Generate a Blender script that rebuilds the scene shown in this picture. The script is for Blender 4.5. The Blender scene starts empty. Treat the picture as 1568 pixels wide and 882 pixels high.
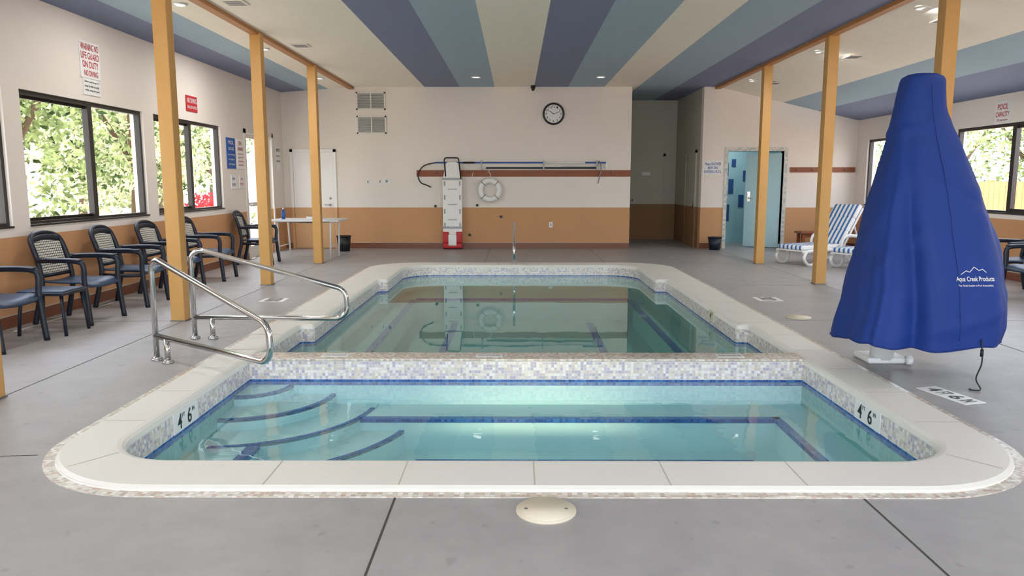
import bpy, bmesh, math, random
import numpy as np
from mathutils import Vector, Matrix
from mathutils.bvhtree import BVHTree
random.seed(7); np.random.seed(7)
S = bpy.context.scene
COL = S.collection
S.view_settings.view_transform = 'Standard'
S.view_settings.look = 'None'

# ---------------------------------------------------------------- materials
def lin(c):
    c = c/255.0
    return c/12.92 if c <= 0.04045 else ((c+0.055)/1.055)**2.4
def rgb(c): return (lin(c[0]), lin(c[1]), lin(c[2]), 1.0)

def newmat(name):
    m = bpy.data.materials.new(name); m.use_nodes = True
    nt = m.node_tree
    for n in list(nt.nodes): nt.nodes.remove(n)
    out = nt.nodes.new('ShaderNodeOutputMaterial')
    return m, nt, out
def N(nt, typ, **kw):
    n = nt.nodes.new(typ)
    for k, v in kw.items(): setattr(n, k, v)
    return n
def mixc(nt, fac, a, b):
    n = N(nt, 'ShaderNodeMix', data_type='RGBA')
    for s, v in ((n.inputs[0], fac), (n.inputs[6], a), (n.inputs[7], b)):
        if hasattr(v, 'node'): nt.links.new(v, s)
        else: s.default_value = v
    return n.outputs[2]
def math_(nt, op, a, b=None):
    n = N(nt, 'ShaderNodeMath', operation=op)
    for i, v in enumerate((a, b)):
        if v is None: continue
        if hasattr(v, 'node'): nt.links.new(v, n.inputs[i])
        else: n.inputs[i].default_value = v
    return n.outputs[0]

def scl(c, f): return (c[0]*f, c[1]*f, c[2]*f, 1)
def M(name, col, rough=0.6, metal=0.0, var=0.05, scale=6.0, bump=0.0, bscale=60, spec=0.5):
    m, nt, out = newmat(name)
    p = N(nt, 'ShaderNodeBsdfPrincipled')
    tc = N(nt, 'ShaderNodeTexCoord')
    no = N(nt, 'ShaderNodeTexNoise'); no.inputs['Scale'].default_value = scale; no.inputs['Detail'].default_value = 4
    nt.links.new(tc.outputs['Object'], no.inputs['Vector'])
    c = rgb(col)
    o = mixc(nt, no.outputs[0], scl(c, 1-var), scl(c, 1+var))
    nt.links.new(o, p.inputs['Base Color'])
    p.inputs['Roughness'].default_value = rough
    p.inputs['Metallic'].default_value = metal
    p.inputs['Specular IOR Level'].default_value = spec
    if bump:
        n2 = N(nt, 'ShaderNodeTexNoise'); n2.inputs['Scale'].default_value = bscale; n2.inputs['Detail'].default_value = 5
        nt.links.new(tc.outputs['Object'], n2.inputs['Vector'])
        b = N(nt, 'ShaderNodeBump'); b.inputs['Strength'].default_value = bump; b.inputs['Distance'].default_value = 0.01
        nt.links.new(n2.outputs[0], b.inputs['Height']); nt.links.new(b.outputs[0], p.inputs['Normal'])
    nt.links.new(p.outputs[0], out.inputs[0])
    return m

def wall_mat(name, up, low, zsplit):
    m, nt, out = newmat(name)
    p = N(nt, 'ShaderNodeBsdfPrincipled'); p.inputs['Roughness'].default_value = 0.7
    g = N(nt, 'ShaderNodeNewGeometry'); sp = N(nt, 'ShaderNodeSeparateXYZ')
    nt.links.new(g.outputs['Position'], sp.inputs[0])
    f = math_(nt, 'GREATER_THAN', sp.outputs[2], zsplit)
    no = N(nt, 'ShaderNodeTexNoise'); no.inputs['Scale'].default_value = 1.5; no.inputs['Detail'].default_value = 6
    nt.links.new(g.outputs['Position'], no.inputs['Vector'])
    a = mixc(nt, no.outputs[0], scl(rgb(low), .93), scl(rgb(low), 1.07))
    b = mixc(nt, no.outputs[0], scl(rgb(up), .97), scl(rgb(up), 1.03))
    nt.links.new(mixc(nt, f, a, b), p.inputs['Base Color'])
    n2 = N(nt, 'ShaderNodeTexNoise'); n2.inputs['Scale'].default_value = 90
    nt.links.new(g.outputs['Position'], n2.inputs['Vector'])
    bu = N(nt, 'ShaderNodeBump'); bu.inputs['Strength'].default_value = .15; bu.inputs['Distance'].default_value = .004
    nt.links.new(n2.outputs[0], bu.inputs['Height']); nt.links.new(bu.outputs[0], p.inputs['Normal'])
    nt.links.new(p.outputs[0], out.inputs[0])
    return m

def mosaic(name, cols, grout, size, rough=0.25, gw=0.44):
    m, nt, out = newmat(name)
    p = N(nt, 'ShaderNodeBsdfPrincipled'); p.inputs['Roughness'].default_value = rough
    uv = N(nt, 'ShaderNodeUVMap'); uv.uv_map = 'UVMap'
    sc = N(nt, 'ShaderNodeVectorMath', operation='SCALE'); sc.inputs['Scale'].default_value = 1.0/size
    nt.links.new(uv.outputs[0], sc.inputs[0])
    fl = N(nt, 'ShaderNodeVectorMath', operation='FLOOR'); nt.links.new(sc.outputs[0], fl.inputs[0])
    fr = N(nt, 'ShaderNodeVectorMath', operation='FRACTION'); nt.links.new(sc.outputs[0], fr.inputs[0])
    wn = N(nt, 'ShaderNodeTexWhiteNoise', noise_dimensions='3D'); nt.links.new(fl.outputs[0], wn.inputs['Vector'])
    cr = N(nt, 'ShaderNodeValToRGB'); cr.color_ramp.interpolation = 'CONSTANT'
    el = cr.color_ramp.elements
    n = len(cols)
    el[0].position = 0; el[0].color = rgb(cols[0]); el[1].position = 1.0/n; el[1].color = rgb(cols[1])
    for i in range(2, n):
        e = el.new(i/n); e.color = rgb(cols[i])
    nt.links.new(wn.outputs['Value'], cr.inputs[0])
    sp = N(nt, 'ShaderNodeSeparateXYZ'); nt.links.new(fr.outputs[0], sp.inputs[0])
    ax = math_(nt, 'ABSOLUTE', math_(nt, 'SUBTRACT', sp.outputs[0], .5))
    ay = math_(nt, 'ABSOLUTE', math_(nt, 'SUBTRACT', sp.outputs[1], .5))
    g = math_(nt, 'GREATER_THAN', math_(nt, 'MAXIMUM', ax, ay), gw)
    nt.links.new(mixc(nt, g, cr.outputs[0], rgb(grout)), p.inputs['Base Color'])
    nt.links.new(p.outputs[0], out.inputs[0])
    return m

def concrete():
    m, nt, out = newmat('deck_concrete')
    p = N(nt, 'ShaderNodeBsdfPrincipled')
    g = N(nt, 'ShaderNodeNewGeometry')
    def noise(s, d, r=.6):
        n = N(nt, 'ShaderNodeTexNoise'); n.inputs['Scale'].default_value = s; n.inputs['Detail'].default_value = d
        n.inputs['Roughness'].default_value = r
        nt.links.new(g.outputs['Position'], n.inputs['Vector']); return n.outputs[0]
    a = mixc(nt, noise(.7, 6), rgb((140, 138, 137)), rgb((174, 171, 170)))
    cr = N(nt, 'ShaderNodeValToRGB'); cr.color_ramp.elements[0].position = .35; cr.color_ramp.elements[1].position = .7
    nt.links.new(noise(5, 8, .7), cr.inputs[0])
    b = mixc(nt, math_(nt, 'MULTIPLY', cr.outputs[0], .35), a, rgb((188, 185, 183)))
    sp = N(nt, 'ShaderNodeValToRGB'); sp.color_ramp.elements[0].position = .70; sp.color_ramp.elements[1].position = .74
    nt.links.new(noise(9, 1), sp.inputs[0])
    c = mixc(nt, math_(nt, 'MULTIPLY', sp.outputs[0], .3), b, rgb((110, 105, 100)))
    nt.links.new(c, p.inputs['Base Color'])
    rr = N(nt, 'ShaderNodeMapRange'); rr.inputs['To Min'].default_value = .34; rr.inputs['To Max'].default_value = .56
    nt.links.new(noise(3, 4), rr.inputs['Value']); nt.links.new(rr.outputs[0], p.inputs['Roughness'])
    bu = N(nt, 'ShaderNodeBump'); bu.inputs['Strength'].default_value = .12; bu.inputs['Distance'].default_value = .005
    nt.links.new(noise(70, 5), bu.inputs['Height']); nt.links.new(bu.outputs[0], p.inputs['Normal'])
    nt.links.new(p.outputs[0], out.inputs[0])
    return m

def schlick(nt, f0, normal=None):
    lw = N(nt, 'ShaderNodeLayerWeight'); lw.inputs['Blend'].default_value = .5
    if normal: nt.links.new(normal, lw.inputs['Normal'])
    p = math_(nt, 'POWER', lw.outputs['Facing'], 5.0)
    return math_(nt, 'ADD', math_(nt, 'MULTIPLY', p, 1-f0), f0)
def water_mat(name, tint, wave):
    m, nt, out = newmat(name)
    g = N(nt, 'ShaderNodeNewGeometry')
    n = N(nt, 'ShaderNodeTexNoise'); n.inputs['Scale'].default_value = 3.2; n.inputs['Detail'].default_value = 2
    nt.links.new(g.outputs['Position'], n.inputs['Vector'])
    b = N(nt, 'ShaderNodeBump'); b.inputs['Strength'].default_value = wave; b.inputs['Distance'].default_value = .02
    nt.links.new(n.outputs[0], b.inputs['Height'])
    f = schlick(nt, .02, b.outputs[0])
    t = N(nt, 'ShaderNodeBsdfTransparent'); t.inputs[0].default_value = tint
    gl = N(nt, 'ShaderNodeBsdfGlossy'); gl.inputs['Roughness'].default_value = .015; gl.inputs[0].default_value = (.95, 1, 1, 1)
    nt.links.new(b.outputs[0], gl.inputs['Normal'])
    mx = N(nt, 'ShaderNodeMixShader')
    nt.links.new(f, mx.inputs[0]); nt.links.new(t.outputs[0], mx.inputs[1]); nt.links.new(gl.outputs[0], mx.inputs[2])
    nt.links.new(mx.outputs[0], out.inputs[0])
    return m
def glass_mat():
    m, nt, out = newmat('window_glass')
    f = schlick(nt, .03)
    t = N(nt, 'ShaderNodeBsdfTransparent'); t.inputs[0].default_value = (.98, .985, .985, 1)
    gl = N(nt, 'ShaderNodeBsdfGlossy'); gl.inputs['Roughness'].default_value = .01
    mx = N(nt, 'ShaderNodeMixShader')
    nt.links.new(f, mx.inputs[0]); nt.links.new(t.outputs[0], mx.inputs[1]); nt.links.new(gl.outputs[0], mx.inputs[2])
    nt.links.new(mx.outputs[0], out.inputs[0])
    return m
def emis(name, col, s):
    m, nt, out = newmat(name)
    e = N(nt, 'ShaderNodeEmission'); e.inputs[0].default_value = rgb(col); e.inputs[1].default_value = s
    nt.links.new(e.outputs[0], out.inputs[0]); return m
def stripe_mat(name, a, b, freq, axis=1, duty=.5):
    m, nt, out = newmat(name)
    p = N(nt, 'ShaderNodeBsdfPrincipled'); p.inputs['Roughness'].default_value = .85
    tc = N(nt, 'ShaderNodeTexCoord'); sp = N(nt, 'ShaderNodeSeparateXYZ'); nt.links.new(tc.outputs['Object'], sp.inputs[0])
    v = math_(nt, 'FRACT', math_(nt, 'ADD', math_(nt, 'MULTIPLY', sp.outputs[axis], freq), 10.25))
    f = math_(nt, 'GREATER_THAN', v, duty)
    nt.links.new(mixc(nt, f, rgb(a), rgb(b)), p.inputs['Base Color'])
    nt.links.new(p.outputs[0], out.inputs[0]); return m
def leaf_mat(name, a, b):
    m, nt, out = newmat(name)
    g = N(nt, 'ShaderNodeNewGeometry')
    n = N(nt, 'ShaderNodeTexNoise'); n.inputs['Scale'].default_value = 2.6; n.inputs['Detail'].default_value = 5
    nt.links.new(g.outputs['Position'], n.inputs['Vector'])
    cr = N(nt, 'ShaderNodeValToRGB'); cr.color_ramp.elements[0].position = .38; cr.color_ramp.elements[1].position = .6
    cr.color_ramp.elements[0].color = rgb(a); cr.color_ramp.elements[1].color = rgb(b)
    nt.links.new(n.outputs[0], cr.inputs[0])
    d = N(nt, 'ShaderNodeBsdfDiffuse'); t = N(nt, 'ShaderNodeBsdfTranslucent')
    nt.links.new(cr.outputs[0], d.inputs[0]); nt.links.new(cr.outputs[0], t.inputs[0])
    mx = N(nt, 'ShaderNodeMixShader'); mx.inputs[0].default_value = .4
    nt.links.new(d.outputs[0], mx.inputs[1]); nt.links.new(t.outputs[0], mx.inputs[2]); nt.links.new(mx.outputs[0], out.inputs[0])
    return m

CREAM = (234, 226, 218)
m_wall = wall_mat('wall_paint', CREAM, (200, 150, 106), 0.9)
m_door = wall_mat('door_paint', (246, 244, 242), (210, 166, 122), 0.9)
m_hallshade = wall_mat('hall_paint_shaded', (190, 188, 176), (146, 110, 78), 0.9)  # two-tone wall paint darkened, hallway shade put into the colour
m_ceil = M('ceiling_cream', (240, 234, 220), .8, bump=.1)
m_sdark = M('ceiling_slate_blue', (124, 133, 162), .8)
m_slight = M('ceiling_light_blue', (158, 180, 196), .8)
m_post = M('post_orange_paint', (206, 158, 92), .5, var=.08, scale=3, bump=.1)
m_trimw = M('beam_wood', (176, 120, 66), .5)
m_conc = concrete()
m_joint = M('joint_dark', (70, 66, 64), .9)
m_jlight = M('joint_light', (186, 180, 168), .9)
m_cope = M('coping_stone', (230, 227, 219), .45, var=.03, scale=3, bump=.08, bscale=120)
m_mos = mosaic('pool_mosaic', [(232, 226, 220), (218, 208, 202), (200, 190, 202), (226, 218, 206), (182, 174, 192), (238, 234, 230), (210, 198, 184)], (218, 212, 206), .024)
m_mosb = mosaic('pool_mosaic_border', [(220, 212, 196), (204, 194, 174), (186, 174, 160), (214, 206, 198), (198, 170, 154), (230, 226, 216)], (206, 200, 190), .024)
m_blue = mosaic('blue_tile', [(34, 84, 160), (44, 104, 180), (34, 74, 145), (64, 122, 190)], (74, 120, 176), .024)
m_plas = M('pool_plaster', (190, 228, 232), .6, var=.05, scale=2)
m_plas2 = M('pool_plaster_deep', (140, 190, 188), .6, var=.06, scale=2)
m_wspa = water_mat('spa_water', (.86, .965, .965, 1), .14)
m_wpool = water_mat('pool_water', (.74, .88, .85, 1), .02)
m_glass = glass_mat()
m_bronze = M('window_bronze', (38, 32, 30), .4)
m_steel = M('stainless_steel', (205, 205, 205), .16, 1.0, var=.02)
m_base = M('baseboard_tile', (122, 72, 48), .35)
m_white = M('white_plastic', (234, 234, 232), .4, var=.02)
m_offw = M('offwhite_paint', (226, 222, 214), .5, var=.02)
m_black = M('black_plastic', (22, 22, 24), .45)
m_red = M('red_plastic', (190, 30, 40), .5)
m_redt = M('red_ink', (190, 40, 50), .7)
m_bluet = M('blue_ink', (40, 90, 170), .7)
m_cblue = M('chair_navy', (21, 29, 44), .45)
m_cseat = M('chair_seat_blue', (42, 64, 90), .4)
m_latt = mosaic('chair_lattice', [(226, 220, 208), (232, 228, 216)], (50, 58, 70), .026, .5, .37)
m_wood = M('brown_wood', (140, 76, 42), .5, var=.15, scale=12)
m_tarp = M('blue_fabric', (22, 54, 130), .62, var=.1, scale=3, bump=.25, bscale=250, spec=.3)
m_seam = M('blue_seam', (14, 42, 112), .7)
m_cream = M('drain_cream', (218, 208, 186), .5)
m_strip = stripe_mat('cushion_stripes', (240, 240, 238), (60, 120, 190), 11.0, 1, .55)
m_sdoor = M('shower_door_blue', (182, 218, 226), .4)
m_stile = M('shower_wall', (160, 202, 212), .3)
m_dtile = M('shower_accent', (50, 84, 140), .3)
m_grey = M('grey_metal', (128, 130, 132), .4, .6)
m_poleb = M('pole_blue', (40, 90, 170), .35)
m_leaf1 = leaf_mat('foliage_light', (70, 90, 50), (216, 218, 172))
m_leaf2 = leaf_mat('foliage_dark', (48, 66, 38), (160, 174, 116))
m_leafr = leaf_mat('flower_red', (170, 30, 40), (220, 70, 80))
m_bark = M('bark', (90, 72, 56), .9, var=.2)
m_grnd = M('outside_ground', (200, 192, 178), .9, var=.15, scale=.6)
m_fence = M('fence_wood', (196, 128, 74), .7, var=.15, scale=4)
m_lamp = emis('lamp_glow', (255, 250, 240), 3)
m_addedlens = emis('added_lens_glow', (255, 236, 190), 3)  # glowing lens of the added spa lamp
m_dark = M('dark_interior', (60, 58, 54), .8)

# ---------------------------------------------------------------- builder
class B:
    def __init__(s):
        s.bm = bmesh.new(); s.mats = []
    def mi(s, m):
        if m not in s.mats: s.mats.append(m)
        return s.mats.index(m)
    def face(s, pts, m, smooth=False):
        try:
            f = s.bm.faces.new([s.bm.verts.new(p) for p in pts])
        except ValueError: return
        f.material_index = s.mi(m); f.smooth = smooth; return f
    def mesh(s, verts, faces, m, mat=None, smooth=False):
        vs = [s.bm.verts.new(mat @ Vector(v) if mat else v) for v in verts]
        i = s.mi(m)
        for f in faces:
            try: nf = s.bm.faces.new([vs[k] for k in f])
            except ValueError: continue
            nf.material_index = i; nf.smooth = smooth
    def box(s, lo, hi, m, mat=None, bev=0.0):
        x0, y0, z0 = lo; x1, y1, z1 = hi
        if bev <= 0:
            v = [(x0,y0,z0),(x1,y0,z0),(x1,y1,z0),(x0,y1,z0),(x0,y0,z1),(x1,y0,z1),(x1,y1,z1),(x0,y1,z1)]
            f = [(0,3,2,1),(4,5,6,7),(0,1,5,4),(1,2,6,5),(2,3,7,6),(3,0,4,7)]
            s.mesh(v, f, m, mat); return
        t = bmesh.new(); bmesh.ops.create_cube(t, size=1)
        for v in t.verts:
            v.co = Vector(((x0+x1)/2+v.co.x*(x1-x0), (y0+y1)/2+v.co.y*(y1-y0), (z0+z1)/2+v.co.z*(z1-z0)))
        bmesh.ops.bevel(t, geom=list(t.edges), offset=bev, segments=3, affect='EDGES', profile=.6)
        t.verts.index_update()
        s.mesh([v.co.copy() for v in t.verts], [[v.index for v in f.verts] for f in t.faces], m, mat, True)
        t.free()
    def tube(s, pts, r, m, seg=12, closed=False, ry=None, mat=None, cap=True):
        pts = [Vector(p) for p in pts]; n = len(pts)
        rs = r if isinstance(r, (list, tuple)) else [r]*n
        tang = []
        for i in range(n):
            a = pts[(i-1) % n] if (closed or i > 0) else pts[i]
            b = pts[(i+1) % n] if (closed or i < n-1) else pts[i]
            tang.append((b-a).normalized())
        up = Vector((0, 0, 1)) if abs(tang[0].z) < .9 else Vector((0, 1, 0))
        nrm = (up - tang[0]*up.dot(tang[0])).normalized()
        V = []
        for i in range(n):
            nrm = (nrm - tang[i]*nrm.dot(tang[i])).normalized()
            bi = tang[i].cross(nrm)
            for k in range(seg):
                a = 2*math.pi*k/seg
                V.append(pts[i] + nrm*(math.cos(a)*rs[i]) + bi*(math.sin(a)*(ry if ry else rs[i])))
        F = []
        for i in range(n if closed else n-1):
            j = (i+1) % n
            for k in range(seg):
                k2 = (k+1) % seg
                F.append((i*seg+k, i*seg+k2, j*seg+k2, j*seg+k))
        if not closed and cap:
            F.append(tuple(reversed(range(seg)))); F.append(tuple((n-1)*seg+k for k in range(seg)))
        s.mesh(V, F, m, mat, True)
    def cyl(s, p0, p1, r, m, seg=20, r2=None, mat=None):
        s.tube([p0, p1], [r, r if r2 is None else r2], m, seg, mat=mat)
    def disc(s, c, r, m, axis='z', seg=28, mat=None):
        c = Vector(c); V = []
        for k in range(seg):
            a = 2*math.pi*k/seg; ca, sa = math.cos(a)*r, math.sin(a)*r
            V.append(c+Vector((ca, sa, 0)) if axis == 'z' else (c+Vector((ca, 0, sa)) if axis == 'y' else c+Vector((0, ca, sa))))
        s.mesh(V, [tuple(range(seg))], m, mat)
    def obj(s, name, parent=None, loc=None, rotz=0, autosmooth=True):
        uvl = s.bm.loops.layers.uv.new('UVMap')
        s.bm.normal_update()
        for f in s.bm.faces:
            n = f.normal; ax, ay, az = abs(n.x), abs(n.y), abs(n.z)
            for l in f.loops:
                c = l.vert.co
                l[uvl].uv = (c.x, c.y) if az >= ax and az >= ay else ((c.y, c.z) if ax >= ay else (c.x, c.z))
        me = bpy.data.meshes.new(name); s.bm.to_mesh(me); s.bm.free()
        for m in s.mats: me.materials.append(m)
        o = bpy.data.objects.new(name, me); COL.objects.link(o)
        if parent: o.parent = parent
        if loc: o.location = loc
        o.rotation_euler[2] = rotz
        return o
def inst(name, o, loc, rotz):
    n = bpy.data.objects.new(name, o.data); COL.objects.link(n); n.location = loc; n.rotation_euler[2] = rotz; return n
def empty(name):
    e = bpy.data.objects.new(name, None); COL.objects.link(e); e.empty_display_size = .1; return e

def smooth_path(pts, sub=6, closed=False):
    P = [Vector(p) for p in pts]; n = len(P); out = []
    for i in range(n if closed else n-1):
        p0 = P[(i-1) % n] if closed or i > 0 else P[i]
        p1 = P[i]; p2 = P[(i+1) % n]
        p3 = P[(i+2) % n] if closed or i+2 < n else P[(i+1) % n]
        for k in range(sub):
            t = k/sub
            out.append(.5*((2*p1)+(-p0+p2)*t+(2*p0-5*p1+4*p2-p3)*t*t+(-p0+3*p1-3*p2+p3)*t**3))
    if not closed: out.append(P[-1])
    return out
def fillet(pts, r, seg=6):
    P = [Vector(p) for p in pts]; out = [P[0]]
    for i in range(1, len(P)-1):
        a = (P[i-1]-P[i]); b = (P[i+1]-P[i])
        rr = r[i-1] if isinstance(r, (list, tuple)) else r
        ang = a.angle(b); d = min(rr/math.tan(ang/2), a.length*.49, b.length*.49); rr = d*math.tan(ang/2)
        an, bn = a.normalized(), b.normalized()
        c = P[i] + (an+bn).normalized()*(rr/math.sin(ang/2))
        v0 = P[i]+an*d-c; v1 = P[i]+bn*d-c
        th = v0.angle(v1)
        for k in range(seg+1):
            t = k/seg
            out.append(c + (v0*math.sin((1-t)*th)+v1*math.sin(t*th))/math.sin(th))
    out.append(P[-1]); return out
def rpoly(pts, seg=8):
    n = len(pts); out = []
    for i in range(n):
        x, y, r = pts[i]; p = Vector((x, y))
        a = (Vector(pts[i-1][:2])-p).normalized(); b = (Vector(pts[(i+1) % n][:2])-p).normalized()
        ang = a.angle(b); d = r/math.tan(ang/2)
        c = p+(a+b).normalized()*(r/math.sin(ang/2))
        v0 = p+a*d-c; v1 = p+b*d-c
        th = v0.angle(v1)
        sg = seg if r > .1 else 2
        for k in range(sg+1):
            t = k/sg
            q = c+(v0*math.sin((1-t)*th)+v1*math.sin(t*th))/math.sin(th)
            out.append((q.x, q.y))
    return out
def offs(loop, d):
    n = len(loop); out = []
    for i in range(n):
        a = Vector(loop[i-1]); p = Vector(loop[i]); b = Vector(loop[(i+1) % n])
        e1 = (p-a).normalized(); e2 = (b-p).normalized()
        n1 = Vector((e1.y, -e1.x)); n2 = Vector((e2.y, -e2.x))
        nn = (n1+n2)
        nn = nn/max(nn.dot(n1), .3)
        q = p+nn*d; out.append((q.x, q.y))
    return out
def fillring(b, loops, z, m):
    t = bmesh.new(); E = []
    for L in loops:
        vs = [t.verts.new((x, y, z)) for x, y in L]
        for i in range(len(vs)): E.append(t.edges.new((vs[i-1], vs[i])))
    bmesh.ops.triangle_fill(t, use_beauty=True, use_dissolve=False, edges=E)
    t.verts.index_update(); t.normal_update()
    F = []
    for f in t.faces:
        ids = [v.index for v in f.verts]
        if f.normal.z < 0: ids.reverse()
        F.append(ids)
    b.mesh([v.co.copy() for v in t.verts], F, m); t.free()
def strip(b, L0, z0, L1, z1, m, smooth=True, skip=None):
    n = len(L0)
    V = [(x, y, z0) for x, y in L0]+[(x, y, z1) for x, y in L1]
    F = [(i, (i+1) % n, n+(i+1) % n, n+i) for i in range(n)]
    b.mesh(V, F, m, None, smooth)

_tc = {}
def textgeo(body):
    if body in _tc: return _tc[body]
    cu = bpy.data.curves.new('t', 'FONT'); cu.body = body; cu.size = 1; cu.resolution_u = 3; cu.offset = .012
    o = bpy.data.objects.new('t', cu); COL.objects.link(o)
    dg = bpy.context.evaluated_depsgraph_get(); dg.update()
    me = bpy.data.meshes.new_from_object(o.evaluated_get(dg))
    V = [v.co.copy() for v in me.vertices]; F = [tuple(p.vertices) for p in me.polygons]
    bpy.data.objects.remove(o); bpy.data.curves.remove(cu); bpy.data.meshes.remove(me)
    x0 = min(v.x for v in V); x1 = max(v.x for v in V); y0 = min(v.y for v in V); y1 = max(v.y for v in V)
    V = [((v.x-(x0+x1)/2)/(x1-x0), (v.y-(y0+y1)/2)/(y1-y0), 0) for v in V]
    _tc[body] = (V, F); return V, F
def addtext(b, body, cx, cy, w, h, m, mat, z=.002):
    V, F = textgeo(body)
    b.mesh([(cx+v[0]*w, cy+v[1]*h, z) for v in V], F, m, mat)
def frame(o, X, Y):
    X = Vector(X); Y = Vector(Y); Z = X.cross(Y)
    mt = Matrix.Identity(4)
    for i in range(3): mt[i][0] = X[i]; mt[i][1] = Y[i]; mt[i][2] = Z[i]; mt[i][3] = o[i]
    return mt
def FL(y, z, x=-5.08+.012): return frame((x, y, z), (0, 1, 0), (0, 0, 1))
def FB(x, z, y=16.6-.012): return frame((x, y, z), (1, 0, 0), (0, 0, 1))
def FR(y, z, x=7.4-.012): return frame((x, y, z), (0, -1, 0), (0, 0, 1))
def sign(name, mt, w, h, lines, bg=None):
    b = B(); b.box((-w/2, -h/2, -.011), (w/2, h/2, 0), bg or m_white, mt)
    for (t, cy, hh, ww, m) in lines: addtext(b, t, 0, cy*h, ww*w, hh*h, m, mt)
    return b.obj(name)

XL, XR, YB, YF = -5.08, 7.4, 16.6, -3.0
def cz(x):
    if x < -3.55: return 3.48-(-3.55-x)*(.11/1.53)
    if x > 4.31: return 3.48-(x-4.31)*(.71/3.09)
    return 3.48

# ---------------------------------------------------------------- pool
inner = rpoly([(-2.18, 3.74, .38), (2.34, 3.74, .38), (2.34, 7.45, .03), (2.22, 7.45, .03), (2.22, 11.0, .03), (2.06, 11.0, .03),
               (2.06, 12.97, .55), (-1.9, 12.97, .55), (-1.9, 11.0, .03), (-2.04, 11.0, .03), (-2.04, 7.45, .03), (-2.18, 7.45, .03)], 10)
outer = rpoly([(-2.50, 3.37, .74), (2.68, 3.37, .74), (2.68, 13.38, .85), (-2.50, 13.38, .85)], 16)
mosout = rpoly([(-2.56, 3.31, .80), (2.74, 3.31, .80), (2.74, 13.44, .91), (-2.56, 13.44, .91)], 16)
pool = empty('swimming_pool')
b = B()
CT = .03
i1 = offs(inner, .045); i2 = offs(inner, .02); i3 = offs(inner, .004)
o1 = offs(outer, -.02)
fillring(b, [o1, i1], CT, m_cope)
strip(b, i1, CT, i2, CT-.006, m_cope); strip(b, i2, CT-.006, i3, CT-.02, m_cope); strip(b, i3, CT-.02, inner, CT-.045, m_cope); strip(b, inner, CT-.045, inner, -.02, m_cope)
strip(b, o1, CT, outer, CT-.012, m_cope); strip(b, outer, CT-.012, outer, -.02, m_cope)
# coping joints
jz = CT+.0008
def jline(x0, y0, x1, y1, w=.006, m=m_jlight, z=jz, bb=None):
    d = Vector((x1-x0, y1-y0)).normalized(); nx, ny = -d.y*w/2, d.x*w/2
    (bb or b).face([(x0+nx, y0+ny, z), (x0-nx, y0-ny, z), (x1-nx, y1-ny, z), (x1+nx, y1+ny, z)], m)
for k in range(-2, 3): jline(.09+k*.645, 3.39, .09+k*.645, 3.70)
for k in range(14):
    y = 4.35+k*.645
    if y < 12.4:
        xin = -2.18 if y < 7.45 else (-2.04 if y < 11 else -1.9); xi2 = 2.34 if y < 7.45 else (2.22 if y < 11 else 2.06)
        jline(-2.48, y, xin-.045, y); jline(xi2+.045, y, 2.66, y)
for x in (-1.0, -.3, .4, 1.1): jline(x, 13.02, x, 13.36)
jline(-2.105, 3.815, -2.26, 3.61); jline(2.265, 3.815, 2.44, 3.61)
b.obj('coping', pool)
b = B(); fillring(b, [mosout, offs(outer, .001)], .006, m_mosb); strip(b, mosout, .006, mosout, -.02, m_mosb); b.obj('mosaic_border', pool)
WZ = -.16
b = B()
strip(b, inner, -.02, inner, -.152, m_mos, False)
strip(b, inner, -.152, inner, -.20, m_blue, False)
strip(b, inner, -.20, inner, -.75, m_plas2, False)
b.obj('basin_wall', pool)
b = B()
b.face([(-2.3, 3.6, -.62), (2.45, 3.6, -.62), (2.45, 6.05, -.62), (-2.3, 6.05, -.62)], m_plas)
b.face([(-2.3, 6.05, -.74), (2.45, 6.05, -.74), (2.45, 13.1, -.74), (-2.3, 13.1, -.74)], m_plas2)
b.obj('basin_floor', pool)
# divider
b = B()
b.box((-2.18, 5.98, -.70), (2.34, 6.20, -.20), m_plas)
b.box((-2.18, 5.98, -.20), (2.34, 6.20, -.150), m_blue)
b.box((-2.18, 5.98, -.150), (2.34, 6.20, .012), m_mos)
b.box((-2.20, 5.972, .004), (2.36, 6.208, .026), m_mosb, bev=.008)
b.obj('divider_wall', pool)
# spa benches + curved steps
b = B()
BZ = -.36
b.box((-1.2, 5.60, -.62), (2.34, 5.98, BZ), m_plas)
b.box((2.0, 4.0, -.62), (2.34, 5.60, BZ), m_plas)
b.box((-2.18, 4.0, -.62), (-1.80, 5.4, BZ), m_plas)
b.box((-1.8, 3.74, -.62), (2.0, 4.68, BZ), m_plas)
def nose(lo, hi, z): b.box((lo[0], lo[1], z-.03), (hi[0], hi[1], z+.004), m_blue)
nose((-1.52, 5.595), (2.04, 5.65), BZ); nose((1.995, 4.60), (2.05, 5.65), BZ)
nose((-1.86, 4.60), (-1.78, 5.15), BZ); nose((-.66, 4.69), (1.56, 4.735), BZ)
cx, cy = -2.18, 5.98
def qstep(r, z, zb):
    n = 28; A = [(-math.pi/2)*k/n for k in range(n+1)]
    P = [(cx+math.cos(a)*r, cy+math.sin(a)*r) for a in A]; Q = [(cx+math.cos(a)*(r-.035), cy+math.sin(a)*(r-.035)) for a in A]
    b.face([(cx, cy, z)]+[(x, y, z) for x, y in reversed(P)], m_plas)
    for i in range(n):
        b.face([(P[i][0], P[i][1], z), (P[i+1][0], P[i+1][1], z), (P[i+1][0], P[i+1][1], zb), (P[i][0], P[i][1], zb)], m_plas)
        if .06 < i/n < .94 or r < .8:
            b.face([(P[i][0], P[i][1], z+.004), (Q[i][0], Q[i][1], z+.004), (Q[i+1][0], Q[i+1][1], z+.004), (P[i+1][0], P[i+1][1], z+.004)], m_blue)
            b.face([(P[i][0], P[i][1], z+.004), (P[i+1][0], P[i+1][1], z+.004), (P[i+1][0], P[i+1][1], z-.02), (P[i][0], P[i][1], z-.02)], m_blue)
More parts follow.
